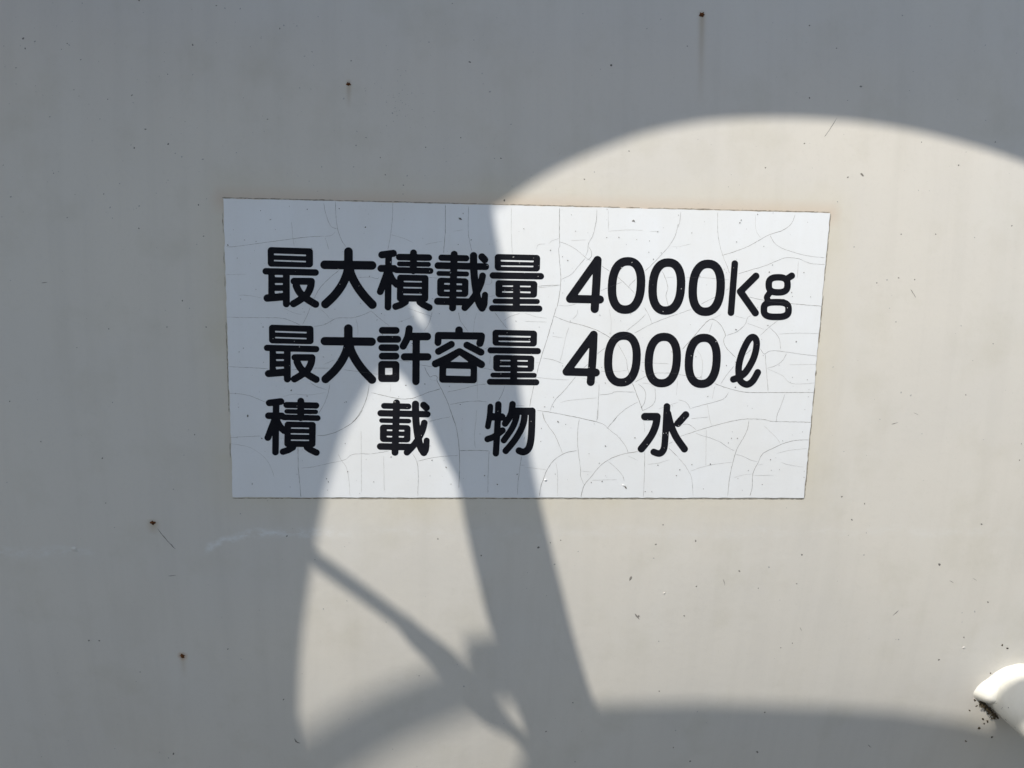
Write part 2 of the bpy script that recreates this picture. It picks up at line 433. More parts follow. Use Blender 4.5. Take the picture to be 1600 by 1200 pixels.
def glyph(name, prims, x0, y0, s, bbox, dst=None, label=None):
    """prims in enlarged-view units; x0,y0,s -> photo px; dst remaps the box to another line"""
    l, t, r, b = bbox
    step = .8*s
    xs = np.arange(l-2*step, r+2.5*step, step); ys = np.arange(t-2*step, b+2.5*step, step)
    G = np.stack(np.meshgrid(xs, ys), -1); f = field(prims, G); f[0, :] = f[-1, :] = 1; f[:, 0] = f[:, -1] = 1
    jj, ii = np.nonzero(f < -.4*s)
    gx, gy = G[jj, ii, 0], G[jj, ii, 1]
    if dst is None: INK[(y0+gy/s).astype(int), (x0+gx/s).astype(int)] = True
    else: INK[(dst[1]+(gy-t)/(b-t)*(dst[3]-dst[1])).astype(int), (dst[0]+(gx-l)/(r-l)*(dst[2]-dst[0])).astype(int)] = True
    ny, nx = f.shape; vid = {}; P = []; faces = []
    def vert(key, xy):
        if key not in vid: vid[key] = len(P); P.append(xy)
        return vid[key]
    ins = f < 0
    cnt = ins[:-1, :-1].astype(int)+ins[1:, :-1]+ins[:-1, 1:]+ins[1:, 1:]
    for j, i in zip(*np.nonzero(cnt)):
        cs = [(j, i), (j+1, i), (j+1, i+1), (j, i+1)]; poly = []
        for k in range(4):
            a, b_ = cs[k], cs[(k+1) % 4]
            if ins[a]: poly.append(vert(('v',)+a, G[a]))
            if ins[a] != ins[b_]:
                q = f[a]/(f[a]-f[b_]); key = ('e',)+(a+b_ if a < b_ else b_+a)
                poly.append(vert(key, G[a]+(G[b_]-G[a])*q))
        if len(poly) > 2: faces.append(tuple(int(v) for v in poly))
    P = np.array(P)
    if dst is None: Q = np.stack([x0+P[:, 0]/s, y0+P[:, 1]/s], -1)
    else: Q = np.stack([dst[0]+(P[:, 0]-l)/(r-l)*(dst[2]-dst[0]), dst[1]+(P[:, 1]-t)/(b-t)*(dst[3]-dst[1])], -1)
    o = mesh_obj(name, wall_pts(Q, .00075), faces, M_ink, sign)
    if label: o['label'] = label
    return o
def q4(a, b, c, d, r=0.): return ('-', r, [a, b, c, d])

K = 10.91
SAI = [('R', 58, [(200, 66), (968, 90), (970, 412), (203, 396)]),
       q4((303, 175), (852, 194), (852, 222), (306, 203), 8), q4((303, 283), (852, 301), (852, 327), (306, 307), 8),
       ('L', 108, [(166, 478), (1014, 500)]), ('L', 110, [(266, 500), (266, 925)]), ('L', 115, [(515, 520), (517, 1034)]),
       ('R', 5, [(266, 500), (517, 500), (517, 965), (266, 985)]), ('L', 124, [(192, 935), (470, 912)]),
       q4((316, 540), (458, 543), (458, 579), (326, 578), 8), q4((320, 680), (458, 680), (458, 710), (325, 710), 8), q4((316, 815), (458, 812), (458, 845), (325, 860), 8),
       ('L', 115, [(648, 648), (942, 650)]),
       ('C', 118, [(942, 652), (925, 760), (860, 880), (750, 965), (640, 1032)]),
       ('C', 120, [(685, 725), (745, 840), (860, 945), (1015, 1040)])]
SAI_BB = (110, 66, 1075, 1100)
DAI = [('L', 132, [(72, 337), (812, 347)]), ('L', 132, [(444, 132), (444, 380)]),
       ('C', 130, [(442, 350), (420, 480), (345, 650), (230, 810), (84, 952)]),
       ('C', 132, [(452, 350), (482, 480), (560, 640), (680, 810), (818, 960)])]
DAI_BB = (6, 66, 888, 1026)
SEKI = [('L', 118, [(182, 198), (376, 173)]), ('L', 109, [(297, 200), (285, 1090)]), ('L', 118, [(168, 430), (392, 433)]),
        ('C', 112, [(280, 480), (215, 660), (154, 826)]), ('C', 114, [(300, 500), (360, 620), (436, 702)]),
        ('L', 108, [(478, 236), (982, 246)]), ('L', 112, [(721, 164), (719, 470)]), ('L', 78, [(480, 352), (976, 361)]), ('L', 100, [(430, 458), (1008, 472)]),
        ('R', 52, [(446, 536), (976, 546), (970, 996), (438, 990)]),
        q4((550, 640), (865, 646), (863, 670), (556, 664), 6), q4((545, 744), (863, 750), (863, 774), (550, 768), 6), q4((545, 858), (863, 864), (863, 888), (550, 882), 6),
        ('L', 112, [(416, 1080), (505, 1050), (583, 1002)]), ('L', 112, [(828, 1002), (880, 1042), (988, 1096)])]
SEKI_BB = (98, 108, 1058, 1154)
SAIK = [('L', 102, [(216, 246), (637, 257)]), ('L', 115, [(433, 188), (405, 1102)]), ('L', 112, [(156, 381), (969, 400)]), ('L', 80, [(172, 515), (645, 525)]),
        ('R', 60, [(145, 588), (675, 602), (671, 915), (144, 905)]),
        q4((260, 677), (360, 680), (358, 709), (264, 706), 8), q4((471, 684), (568, 687), (568, 717), (474, 714), 8),
        q4((258, 793), (358, 796), (355, 824), (262, 822), 8), q4((468, 796), (565, 799), (563, 828), (472, 826), 8),
        ('L', 118, [(150, 990), (690, 1002)]),
        ('C', 120, [(763, 212), (766, 440), (788, 690), (820, 890), (858, 1020), (908, 1105)]),
        ('C', 100, [(908, 1108), (945, 1050), (958, 880)]),
        ('C', 110, [(917, 556), (882, 700), (800, 870), (705, 1000), (614, 1100)]), ('L', 118, [(905, 232), (952, 280)])]
SAIK_BB = (92, 130, 1025, 1166)
RYO = [('R', 58, [(143, 130), (915, 148), (908, 426), (145, 410)]), q4((243, 228), (806, 240), (805, 270), (247, 257), 6), q4((243, 322), (803, 328), (799, 354), (250, 346), 6),
       ('L', 106, [(110, 495), (927, 508)]),
       ('R', 56, [(157, 576), (868, 592), (858, 872), (157, 865)]),
       q4((270, 665), (456, 665), (455, 689), (274, 686), 6), q4((568, 667), (756, 670), (755, 696), (576, 693), 6), q4((264, 765), (455, 765), (455, 789), (268, 786), 6), q4((567, 765), (754, 768), (753, 798), (580, 793), 6),
       ('R', 4, [(455, 850), (567, 850), (567, 1030), (450, 1030)]), ('L', 82, [(148, 934), (866, 938)]), ('L', 104, [(98, 1054), (900, 1061)])]
RYO_BB = (46, 130, 980, 1113)
glyph('kanji', SAI, 400, 380, K, SAI_BB)
glyph('kanji', DAI, 500, 380, 10, DAI_BB)
glyph('kanji', SEKI, 580, 380, K, SEKI_BB)
glyph('kanji', SAIK, 670, 380, K, SAIK_BB)
glyph('kanji', RYO, 760, 385, K, RYO_BB)
glyph('kanji', SAI, 0, 0, K, SAI_BB, (412.2, 507.3, 499.3, 598.2))
glyph('kanji', DAI, 0, 0, 10, DAI_BB, (501.0, 506.8, 588.0, 599.5))
KYO = [('L', 114, [(190, 177), (424, 178)]), ('L', 116, [(157, 328), (450, 328)]), ('L', 112, [(182, 471), (420, 473)]), ('L', 114, [(188, 616), (420, 616)]),
       ('R', 62, [(122, 698), (478, 702), (476, 1056), (120, 1055)]), q4((236, 817), (362, 817), (360, 933), (236, 933), 8),
       ('C', 117, [(648, 148), (622, 290), (545, 446)]), ('L', 128, [(640, 281), (954, 281)]), ('L', 122, [(568, 628), (962, 628)]), ('L', 121, [(768, 300), (762, 1048)])]
glyph('kanji', KYO, 580, 500, K, (96, 86, 1024, 1112))
YO = [('L', 124, [(570, 173), (570, 260)]), ('L', 112, [(210, 385), (216, 264)]), ('L', 120, [(220, 264), (950, 274)]), ('C', 118, [(950, 276), (944, 330), (925, 398)]),
      ('L', 112, [(218, 536), (440, 414)]), ('L', 114, [(704, 428), (944, 550)]),
      ('R', 4, [(300, 690), (578, 560), (850, 690), (872, 828), (240, 828)]), ('L', 122, [(168, 746), (340, 668), (577, 542), (790, 660), (950, 758)]),
      q4((578, 604), (727, 712), (727, 718), (424, 712), 2),
      ('R', 54, [(238, 740), (877, 740), (872, 1078), (232, 1067)]), q4((352, 826), (768, 835), (766, 957), (349, 946), 12)]
glyph('kanji', YO, 665, 500, K, (108, 110, 1014, 1080))
glyph('kanji', RYO, 0, 0, K, RYO_BB, (760.9, 515.2, 844.9, 601.8))
glyph('kanji', SEKI, 0, 0, K, SEKI_BB, (413.3, 621.7, 500.7, 712.2))
glyph('kanji', SAIK, 0, 0, K, SAIK_BB, (589.1, 624.2, 672.6, 712.5))
BUTSU = [('C', 85, [(262, 252), (250, 400), (222, 564)]), ('C', 96, [(387, 218), (372, 560), (348, 984)]), ('L', 112, [(262, 411), (440, 416)]),
         ('C', 95, [(218, 762), (330, 717), (452, 625)]),
         ('C', 98, [(608, 216), (592, 340), (555, 430), (492, 518)]), ('L', 110, [(620, 325), (912, 325)]),
         ('C', 104, [(914, 320), (910, 500), (902, 700), (880, 850), (840, 930), (775, 962), (710, 942)]),
         ('C', 92, [(682, 335), (655, 470), (590, 610), (472, 781)]), ('C', 98, [(800, 330), (783, 490), (725, 640), (625, 800), (502, 945)])]
glyph('kanji', BUTSU, 740, 610, 10, (170, 168, 970, 1034))
MIZU = [('L', 115, [(276, 410), (464, 410)]), ('C', 110, [(466, 410), (448, 530), (395, 670), (310, 800), (220, 913)]),
        ('C', 100, [(621, 250), (608, 480), (592, 760), (570, 920), (505, 985), (414, 962)]),
        ('C', 108, [(632, 360), (680, 540), (765, 730), (893, 914)]), ('L', 106, [(915, 379), (792, 516)])]
glyph('kanji', MIZU, 980, 610, 10, (162, 196, 970, 1042))
k1 = 6.667
glyph('digit', [('L', 82, [(491, 175), (204, 578)]), ('L', 82, [(205, 579), (515, 586)]), ('C', 83, [(490, 175), (478, 420), (461, 684)])], 860, 380, k1, (160, 132, 558, 728))
for (l, t, r, b) in ((597, 145, 988, 735), (1020, 158, 1405, 745), (1438, 172, 1818, 757)):
    cx, cy, a, bb = (l+r)/2, (t+b)/2, (r-l)/2-43, (b-t)/2-43
    glyph('digit', [('L', 86, sup(cx, cy, a*.985, bb, 2.35, .055), True)], 860, 380, k1, (l-8, t-4, r+8, b+4))
glyph('letter', [('L', 99, [(281, 218), (221, 985)]), ('L', 104, [(612, 413), (370, 652)]), ('L', 108, [(368, 656), (602, 988)])], 1120, 390, 10, (168, 165, 668, 1045))
glyph('letter', [('L', 98, sup(958, 550, 147, 118, 2.7), True), ('L', 98, [(1085, 462), (1172, 408)]), ('C', 90, [(832, 668), (782, 745), (812, 810)]),
                 ('L', 100, sup(928, 936, 193, 115, 3.0), True), ('L', 80, [(800, 815), (1040, 815)])], 1120, 390, 10, (680, 345, 1225, 1105))
glyph('digit', [('L', 96, [(461, 183), (120, 646)]), ('L', 96, [(120, 646), (488, 656)]), ('C', 96, [(460, 183), (448, 470), (423, 775)])], 870, 500, 8, (68, 132, 540, 826))
for (l, t, r, b) in ((590, 145, 1050, 831), (1097, 160, 1552, 841), (1598, 172, 2050, 849)):
    cx, cy, a, bb = (l+r)/2, (t+b)/2, (r-l)/2-50, (b-t)/2-50
    glyph('digit', [('L', 99, sup(cx, cy, a*.985, bb, 2.35, .055), True)], 870, 500, 8, (l-10, t-4, r+10, b+4))
glyph('letter', [('C', 80, [(846, 742), (920, 712), (1000, 650), (1085, 510), (1128, 380), (1136, 265), (1098, 214), (1040, 245), (965, 390), (920, 540), (913, 660), (935, 760), (1015, 806), (1090, 760), (1152, 654)])],
      1040, 500, 8, (800, 172, 1196, 852))

# ---- cracks, traced in the enlarged views (x0, y0, 6.667)
CR = {
 (340, 300): [(1, [(90, 560), (130, 572), (300, 552), (500, 525), (780, 488), (950, 468), (1120, 460)]), (0, [(1120, 460), (1190, 450), (1230, 410)]),
   (1, [(1105, 115), (1125, 220), (1160, 320), (1190, 365), (1245, 385)]), (1, [(1228, 95), (1232, 250), (1252, 390), (1295, 510), (1340, 570)]),
   (0, [(770, 310), (785, 488), (800, 570)]), (0, [(1120, 470), (1160, 600)]), (1, [(1265, 815), (1150, 910), (1060, 1010), (1000, 1120), (975, 1200)]),
   (1, [(1465, 888), (1600, 888)]), (0, [(90, 860), (300, 855)]), (0, [(220, 1075), (330, 1078), (460, 1105)])],
 (580, 300): [(1, [(225, 110), (222, 260), (205, 420), (175, 600)]), (2, [(772, 130), (772, 400), (760, 560), (755, 640)]), (1, [(1015, 145), (1010, 400), (1020, 490), (1050, 620)]),
   (0, [(205, 445), (330, 480), (440, 530)]), (0, [(560, 550), (640, 530), (740, 515)]), (0, [(850, 410), (960, 395)]), (1, [(600, 890), (700, 897)]),
   (1, [(0, 885), (60, 905), (85, 885)]), (0, [(1180, 960), (1250, 955), (1255, 900)]), (0, [(1460, 160), (1460, 450), (1470, 640)]), (0, [(1220, 1090), (1300, 1075)])],
 (820, 300): [(2, [(362, 165), (360, 450), (365, 560), (352, 585), (360, 700), (375, 880), (370, 1000), (350, 1130), (335, 1200)]),
   (1, [(752, 180), (745, 300), (710, 450), (665, 530), (655, 610), (630, 670)]), (1, [(365, 520), (450, 550), (550, 610), (630, 680), (690, 715)]),
   (1, [(630, 690), (560, 770), (480, 860), (380, 910)]), (1, [(665, 570), (695, 620), (690, 680), (640, 712)]), (1, [(800, 770), (885, 825)]), (1, [(960, 880), (1040, 950), (1150, 1060)]),
   (1, [(1600, 330), (1560, 470), (1480, 590), (1370, 710), (1250, 825)]), (1, [(1160, 905), (1100, 960), (1080, 985)]), (1, [(790, 1030), (870, 995), (1010, 940)]),
   (1, [(135, 985), (200, 975), (370, 968)]), (0, [(135, 1000), (370, 968)]), (1, [(1430, 820), (1465, 900), (1490, 1000), (1470, 1080), (1500, 1200)]), (0, [(1465, 895), (1560, 885)]),
   (0, [(365, 480), (280, 510), (250, 540)]), (0, [(120, 600), (140, 550), (220, 540)]), (0, [(350, 1180), (450, 1185), (540, 1160)]), (0, [(870, 190), (870, 400)]),
   (0, [(870, 410), (1060, 395), (1230, 400)]), (0, [(1300, 412), (1400, 408)]), (0, [(1530, 570), (1600, 568)]), (0, [(480, 505), (640, 500)])],
 (1060, 300): [(1, [(25, 205), (15, 300), (0, 370)]), (1, [(410, 210), (410, 420), (440, 590), (470, 680), (510, 780), (535, 850)]),
   (2, [(460, 660), (600, 615), (740, 560), (870, 485), (960, 440), (1060, 410), (1140, 365), (1190, 310), (1215, 235)]),
   (1, [(955, 450), (1000, 530), (1090, 590), (1280, 650), (1400, 672), (1525, 685)]), (1, [(620, 855), (760, 810), (900, 770), (1030, 715), (1120, 685), (1240, 692), (1300, 715), (1380, 745), (1530, 755)]),
   (0, [(0, 572), (130, 540)]), (0, [(80, 890), (250, 892), (400, 905), (530, 915)]), (1, [(490, 1025), (530, 1005)]), (1, [(230, 1170), (390, 1090)]),
   (2, [(740, 1095), (900, 1130), (1000, 1145), (1200, 1165), (1500, 1190)]), (0, [(800, 240), (810, 400), (860, 480)]), (0, [(1250, 720), (1240, 900)])],
 (340, 480): [(1, [(90, 102), (300, 108), (600, 110), (700, 120), (780, 150), (860, 185)]), (1, [(965, 0), (930, 90), (885, 180)]),
   (1, [(1000, 200), (1100, 185), (1190, 140), (1255, 112), (1400, 110), (1500, 85), (1600, 40)]), (0, [(1060, 10), (1130, 70), (1165, 120)]),
   (1, [(110, 620), (300, 628), (530, 640)]), (1, [(770, 650), (840, 650)]), (1, [(1000, 635), (1170, 635)]), (1, [(1310, 650), (1450, 668), (1600, 690)]),
   (1, [(120, 895), (280, 910), (380, 940), (500, 990)]), (1, [(960, 780), (1040, 830), (1140, 860)]), (1, [(1170, 800), (1150, 900), (1110, 1010), (1050, 1110)]),
   (0, [(680, 930), (800, 905), (940, 915), (1120, 890)]), (2, [(1580, 800), (1560, 920), (1520, 1030), (1450, 1150), (1400, 1200)]), (0, [(1440, 120), (1460, 200), (1460, 290)]),
   (0, [(690, 10), (800, 60), (880, 75)]), (0, [(1100, 600), (1220, 545)])],
 (580, 480): [(1, [(0, 40), (80, 110), (190, 195)]), (1, [(380, 10), (480, 45), (600, 85), (630, 100)]), (1, [(635, 45), (620, 110), (590, 190), (550, 245)]),
   (1, [(910, 50), (925, 130), (970, 200), (1010, 255)]), (0, [(1100, 60), (1075, 150), (1065, 260)]), (1, [(1290, 55), (1350, 140), (1420, 225)]), (0, [(1380, 140), (1450, 95), (1550, 65)]),
   (0, [(0, 690), (80, 698)]), (1, [(290, 555), (420, 572)]), (1, [(510, 600), (640, 622)]), (1, [(1110, 625), (1270, 655)]),
   (2, [(555, 620), (580, 680), (620, 730), (640, 712), (690, 722), (685, 765), (740, 870), (800, 1000), (850, 1150), (865, 1200)]), (0, [(620, 730), (615, 755), (685, 765)]),
   (2, [(0, 890), (150, 925), (300, 955), (420, 950), (510, 920), (600, 885), (720, 850)]), (1, [(790, 885), (950, 850), (1110, 810), (1200, 800)]),
   (0, [(1110, 680), (1105, 960)]), (1, [(820, 1015), (950, 990), (1100, 978), (1210, 985)]), (1, [(1500, 1020), (1600, 1030)]), (1, [(1395, 815), (1360, 910), (1325, 970)]),
   (0, [(205, 800), (200, 880)]), (0, [(270, 160), (400, 115), (430, 90), (450, 105), (425, 120)]), (1, [(390, 410), (440, 390)]), (0, [(375, 410), (385, 465)]),
   (0, [(1245, 500), (1230, 600)]), (0, [(1170, 440), (1230, 410)]), (0, [(80, 695), (180, 715), (230, 690), (265, 690), (255, 715), (210, 722)])],
 (820, 480): [(2, [(330, 0), (300, 100), (220, 370), (160, 560), (100, 800), (65, 950), (50, 1040)]), (2, [(305, 95), (450, 150), (560, 178), (700, 220), (800, 265), (890, 320)]),
   (0, [(0, 60), (120, 100), (230, 115)]), (0, [(0, 145), (230, 155)]), (0, [(550, 20), (540, 80), (490, 130)]), (0, [(880, 20), (900, 150), (895, 290)]),
   (1, [(1600, 70), (1480, 110), (1320, 175), (1140, 270)]), (1, [(1260, 75), (1180, 150), (1060, 245)]), (1, [(1245, 0), (1290, 80), (1325, 170)]),
   (0, [(460, 210), (430, 300), (390, 480), (365, 570)]), (0, [(280, 300), (400, 320)]), (1, [(190, 530), (300, 550), (400, 590)]), (0, [(110, 575), (160, 578)]),
   (1, [(970, 385), (1020, 470), (1060, 560), (1070, 640), (1110, 760)]), (2, [(1120, 790), (1170, 920), (1215, 1040), (1225, 1080)]), (1, [(840, 420), (750, 490)]),
   (1, [(660, 590), (610, 635)]), (1, [(530, 725), (400, 880), (320, 960), (280, 1030), (265, 1080)]), (0, [(120, 730), (300, 750), (460, 755)]), (0, [(590, 735), (760, 785)]),
   (1, [(775, 800), (765, 1000), (750, 1180)]), (1, [(770, 915), (900, 900), (950, 880), (1150, 885)]), (0, [(370, 995), (470, 970), (750, 945)]), (0, [(790, 665), (950, 670), (1070, 655)]),
   (0, [(1210, 575), (1500, 590)]), (1, [(1150, 780), (1260, 720), (1350, 690), (1440, 685), (1600, 690)]), (0, [(1210, 660), (1250, 675)]), (1, [(1220, 1080), (1320, 1030), (1360, 960), (1355, 840)]),
   (1, [(1180, 800), (1240, 850), (1260, 910), (1245, 1000), (1215, 1045)]), (0, [(1225, 790), (1300, 800), (1350, 840)]), (1, [(1180, 985), (1050, 1060), (960, 1140), (910, 1200)]),
   (2, [(130, 1075), (300, 1100), (600, 1160), (740, 1195)]), (0, [(1590, 760), (1580, 920)]), (0, [(1390, 1060), (1600, 990)]), (1, [(185, 1090), (200, 1150), (215, 1200)]),
   (0, [(860, 300), (940, 330), (1120, 270)]), (0, [(930, 300), (950, 345)])],
 (1060, 480): [(1, [(0, 70), (140, 20)]), (2, [(40, 440), (130, 340), (250, 200), (325, 130), (390, 140), (450, 200), (490, 290), (470, 340), (490, 410), (540, 470), (600, 525)]),
   (0, [(330, 130), (420, 90), (450, 70)]), (1, [(355, 160), (320, 265)]), (1, [(500, 295), (580, 270), (640, 235), (700, 170), (720, 110), (760, 85)]), (0, [(590, 90), (700, 120)]),
   (0, [(715, 165), (890, 230)]), (1, [(1050, 130), (950, 205), (850, 295)]), (1, [(950, 210), (1020, 280), (1055, 345), (1065, 440)]), (0, [(1040, 280), (1220, 270), (1470, 275)]),
   (1, [(850, 430), (895, 490), (930, 465), (990, 452), (1110, 465), (1290, 490), (1450, 510)]), (1, [(905, 490), (915, 640), (935, 880)]), (1, [(1125, 480), (1090, 550), (1010, 610), (920, 635)]),
   (0, [(925, 640), (1080, 710), (1180, 795), (1420, 790)]), (1, [(760, 440), (690, 500)]), (1, [(580, 610), (500, 710), (440, 800)]), (1, [(0, 700), (250, 740)]),
   (2, [(375, 795), (500, 840), (640, 875), (750, 888), (1000, 888), (1415, 888)]), (1, [(525, 880), (490, 940), (420, 975), (250, 1020), (120, 1055)]), (1, [(0, 965), (70, 985), (105, 1020), (120, 1060)]),
   (1, [(1110, 905), (1070, 1020), (1030, 1120), (1018, 1200)]), (0, [(190, 440), (240, 520), (250, 640), (240, 740)]), (0, [(380, 820), (350, 960)]), (0, [(300, 1010), (330, 1190)]),
   (0, [(130, 1160), (310, 1145)]), (0, [(1150, 600), (1440, 595)])],
 (340, 640): [(1, [(130, 292), (300, 280), (450, 275)]), (2, [(1035, 270), (1110, 268), (1230, 235), (1370, 160), (1460, 80), (1510, 0)]),
   (0, [(140, 355), (310, 385), (400, 430), (490, 500), (550, 590), (590, 700)]), (2, [(838, 390), (840, 600), (855, 760), (868, 910)]),
   (1, [(870, 610), (1000, 595), (1180, 555), (1320, 525), (1380, 480), (1440, 462), (1600, 462)]), (0, [(1255, 460), (1290, 530), (1340, 600), (1365, 720), (1380, 900)]),
   (0, [(1495, 220), (1500, 870)]), (0, [(640, 295), (690, 298)])],
 (580, 640): [(1, [(0, 460), (180, 435)]), (1, [(430, 460), (470, 530), (490, 650), (485, 900)]), (1, [(480, 540), (620, 505), (780, 485), (905, 478)]),
   (2, [(820, 0), (860, 100), (895, 230), (915, 400), (920, 600), (912, 820)]), (2, [(915, 428), (1100, 425), (1230, 430)]), (1, [(600, 125), (700, 100), (820, 75)]),
   (0, [(1100, 0), (1090, 120), (1075, 280), (1085, 400)]), (1, [(1230, 430), (1220, 600), (1215, 870)]), (1, [(1565, 480), (1550, 600), (1530, 750), (1525, 890)]),
   (1, [(1590, 320), (1600, 280)]), (1, [(1550, 578), (1600, 578)]), (0, [(130, 480), (135, 850)])],
 (820, 640): [(1, [(185, 30), (200, 100), (250, 180), (320, 280), (395, 460)]), (1, [(560, 85), (740, 125), (830, 160), (870, 200), (960, 270), (1020, 340), (1060, 400), (1075, 450)]),
   (1, [(765, 0), (760, 80), (745, 120)]), (1, [(960, 80), (870, 180), (870, 205)]), (1, [(570, 100), (552, 200), (550, 350), (565, 500), (583, 640), (580, 690), (615, 780)]),
   (2, [(545, 428), (460, 440), (390, 468), (300, 530), (230, 630), (195, 720), (165, 810), (155, 900)]),
   (2, [(1180, 438), (1060, 455), (940, 490), (860, 530), (780, 590), (690, 700), (630, 770), (600, 840), (585, 915)]), (1, [(870, 540), (950, 610), (1020, 690), (1035, 750)]),
   (0, [(320, 550), (340, 650), (340, 900)]), (0, [(0, 600), (220, 625)]), (0, [(590, 640), (700, 650)]), (0, [(700, 735), (960, 730)]), (0, [(1240, 120), (1250, 240)]),
   (1, [(1250, 440), (1245, 700), (1235, 910)]), (2, [(1500, 400), (1600, 500)]), (0, [(1280, 570), (1400, 555), (1510, 520)]), (0, [(1070, 480), (1180, 530)]),
   (1, [(1500, 355), (1540, 335)]), (0, [(1390, 245), (1420, 290)])],
 (1060, 640): [(2, [(20, 280), (180, 225), (400, 160), (640, 105), (800, 98), (900, 105), (980, 122), (1200, 128), (1385, 132)]), (1, [(45, 155), (110, 155), (190, 215)]),
   (1, [(180, 245), (240, 270), (300, 285), (430, 335), (510, 390), (585, 430)]), (2, [(735, 115), (720, 200), (680, 290), (620, 390), (590, 470), (555, 600), (530, 740), (512, 900)]),
   (1, [(600, 465), (680, 490), (740, 520), (825, 545)]), (0, [(890, 165), (960, 235), (1020, 290), (1060, 350)]),
   (2, [(1360, 315), (1230, 320), (1100, 350), (980, 405), (880, 458), (830, 550), (775, 670), (770, 800), (745, 900)]), (0, [(125, 640), (260, 595), (430, 562), (560, 550)]),
   (0, [(290, 210), (285, 590)]), (0, [(320, 80), (345, 160)]), (1, [(0, 505), (60, 570), (110, 650), (140, 730), (152, 900)]), (0, [(1340, 405), (1150, 425), (1020, 460)]),
   (0, [(1310, 600), (1150, 575), (1070, 550)]), (0, [(830, 578), (890, 565)]), (0, [(780, 685), (990, 685)]), (0, [(580, 710), (680, 680), (770, 670)])],
}
Vs, Fs, Vf, Ff = [], [], [], []; Vi, Fi = [], []; ci = 0
for (x0, y0), lst in CR.items():
    for st, pts in lst:
        ci += 1
        P = [(x0+a/6.667, y0+b/6.667) for a, b in pts]
        off = .00066+(ci % 40)*1e-6
        ribbon(Vi, Fi, P, (.35, .5, .62)[st], off+.00018, .22, mask=INK)
        if st: ribbon(Vs, Fs, P, (0, .42, .60)[st], off, .22)
        else: ribbon(Vf, Ff, P, .42, off, .22)
o = mesh_obj('crack', Vs, Fs, M_crack, sign); o['kind'] = 'stuff'
o = mesh_obj('ink_crack', Vi, Fi, M_crack3, sign); o['kind'] = 'stuff'
o = mesh_obj('fine_crack', Vf, Ff, M_crack2, sign); o['kind'] = 'stuff'
# specks on the sign
V, Fc = [], []; V2, F2 = [], []
sp = [(530,326,1.6),(571,355,1.8),(480,327,1.3),(407,329,1.3),(400,377,1.3),(382,375,1.2),(356,383,2.2),(411,511,2.0),(455,610,2.0),(480,619,1.5),(387,650,2.2),(409,685,1.9),
      (541,628,1.5),(719,342,2.6),(736,375,1.6),(716,382,1.3),(967,371,1.7),(989,345,2.0),(1156,348,1.6),(1158,344,1.3),(1184,335,1.5),(1151,378,1.2),(1207,414,1.2),(1202,425,1.7),
      (887,407,2.0),(860,391,1.3),(879,401,1.2),(1244,534,1.7),(1150,515,1.8),(1135,571,1.6),(1149,605,1.6),(872,659,2.2),(884,663,1.2),(946,697,1.8),(992,684,1.6),(1002,636,1.7),
      (697,730,1.9),(675,719,1.6),(757,743,1.7),(808,741,2.0),(777,757,1.5),(611,714,1.5),(584,753,1.3),(543,737,1.5),(513,753,1.5),(510,748,1.4),(394,756,1.8),(941,752,1.7),(924,754,1.4),
      (1057,743,1.7),(1028,727,1.5),(1008,768,1.3),(1062,734,1.8),(1081,726,1.4),(1110,725,1.5),(1204,718,1.5),(1138,692,1.3),(1152,685,1.5),(1143,685,1.3),(1191,757,1.2),(1099,764,1.2),
      (634,602,1.6),(664,600,1.6),(719,632,1.5),(750,678,1.4),(628,502,1.4),(596,490,1.4),(589,500,1.2),(644,537,1.3),(1256,426,1.2),(1237,457,1.4),(1238,463,1.0),(948,371,1.2),(1021,405,1.3)]
for x, y, r in sp: add_blob(V, Fc, (x, y), r*.52, off=.00090, asp=random.uniform(1, 1.5), ang=random.uniform(0, 3), n=7)
for i in range(260):
    x, y = random.uniform(354, 1268), random.uniform(318, 772)
    add_blob(V2, F2, (x, y), random.uniform(.25, .75), off=.00088, asp=random.uniform(1, 2), ang=random.uniform(0, 3), n=6)
for x, y, r, a in ((977, 761, 2.0, .9), (991, 345, 1.6, 1.), (719, 342, 2., .5)):
    add_blob(V, Fc, (x, y), r*.5, off=.00092, asp=3.0, ang=a, n=9)
o = mesh_obj('dark_speck', V, Fc, M_speck, sign); o['kind'] = 'stuff'
o = mesh_obj('pale_speck', V2, F2, M_pale, sign); o['kind'] = 'stuff'
V, Fc = [], []
add_blob(V, Fc, (852, 750), 2.2, off=.00092, dome=.0006, n=7)
add_blob(V, Fc, (974, 758), 1.8, off=.00093, dome=.0003, n=7, asp=1.8, ang=.8)
for i in range(30):                                     # worn flecks on the ink
    x, y = random.choice([(random.uniform(890, 1240), random.uniform(410, 495)), (random.uniform(884, 1185), random.uniform(520, 600)), (random.uniform(765, 845), random.uniform(400, 600)), (random.uniform(1005, 1070), random.uniform(640, 705))])
    add_blob(V2 := [], F2 := [], (x, y), .3, off=.00091)
    add_blob(V, Fc, (x, y), random.uniform(.22, .5), off=.00091, asp=random.uniform(1, 2), ang=random.uniform(0, 3), n=5)
o = mesh_obj('chipped_fleck', V, Fc, M_fleck, sign); o['kind'] = 'stuff'

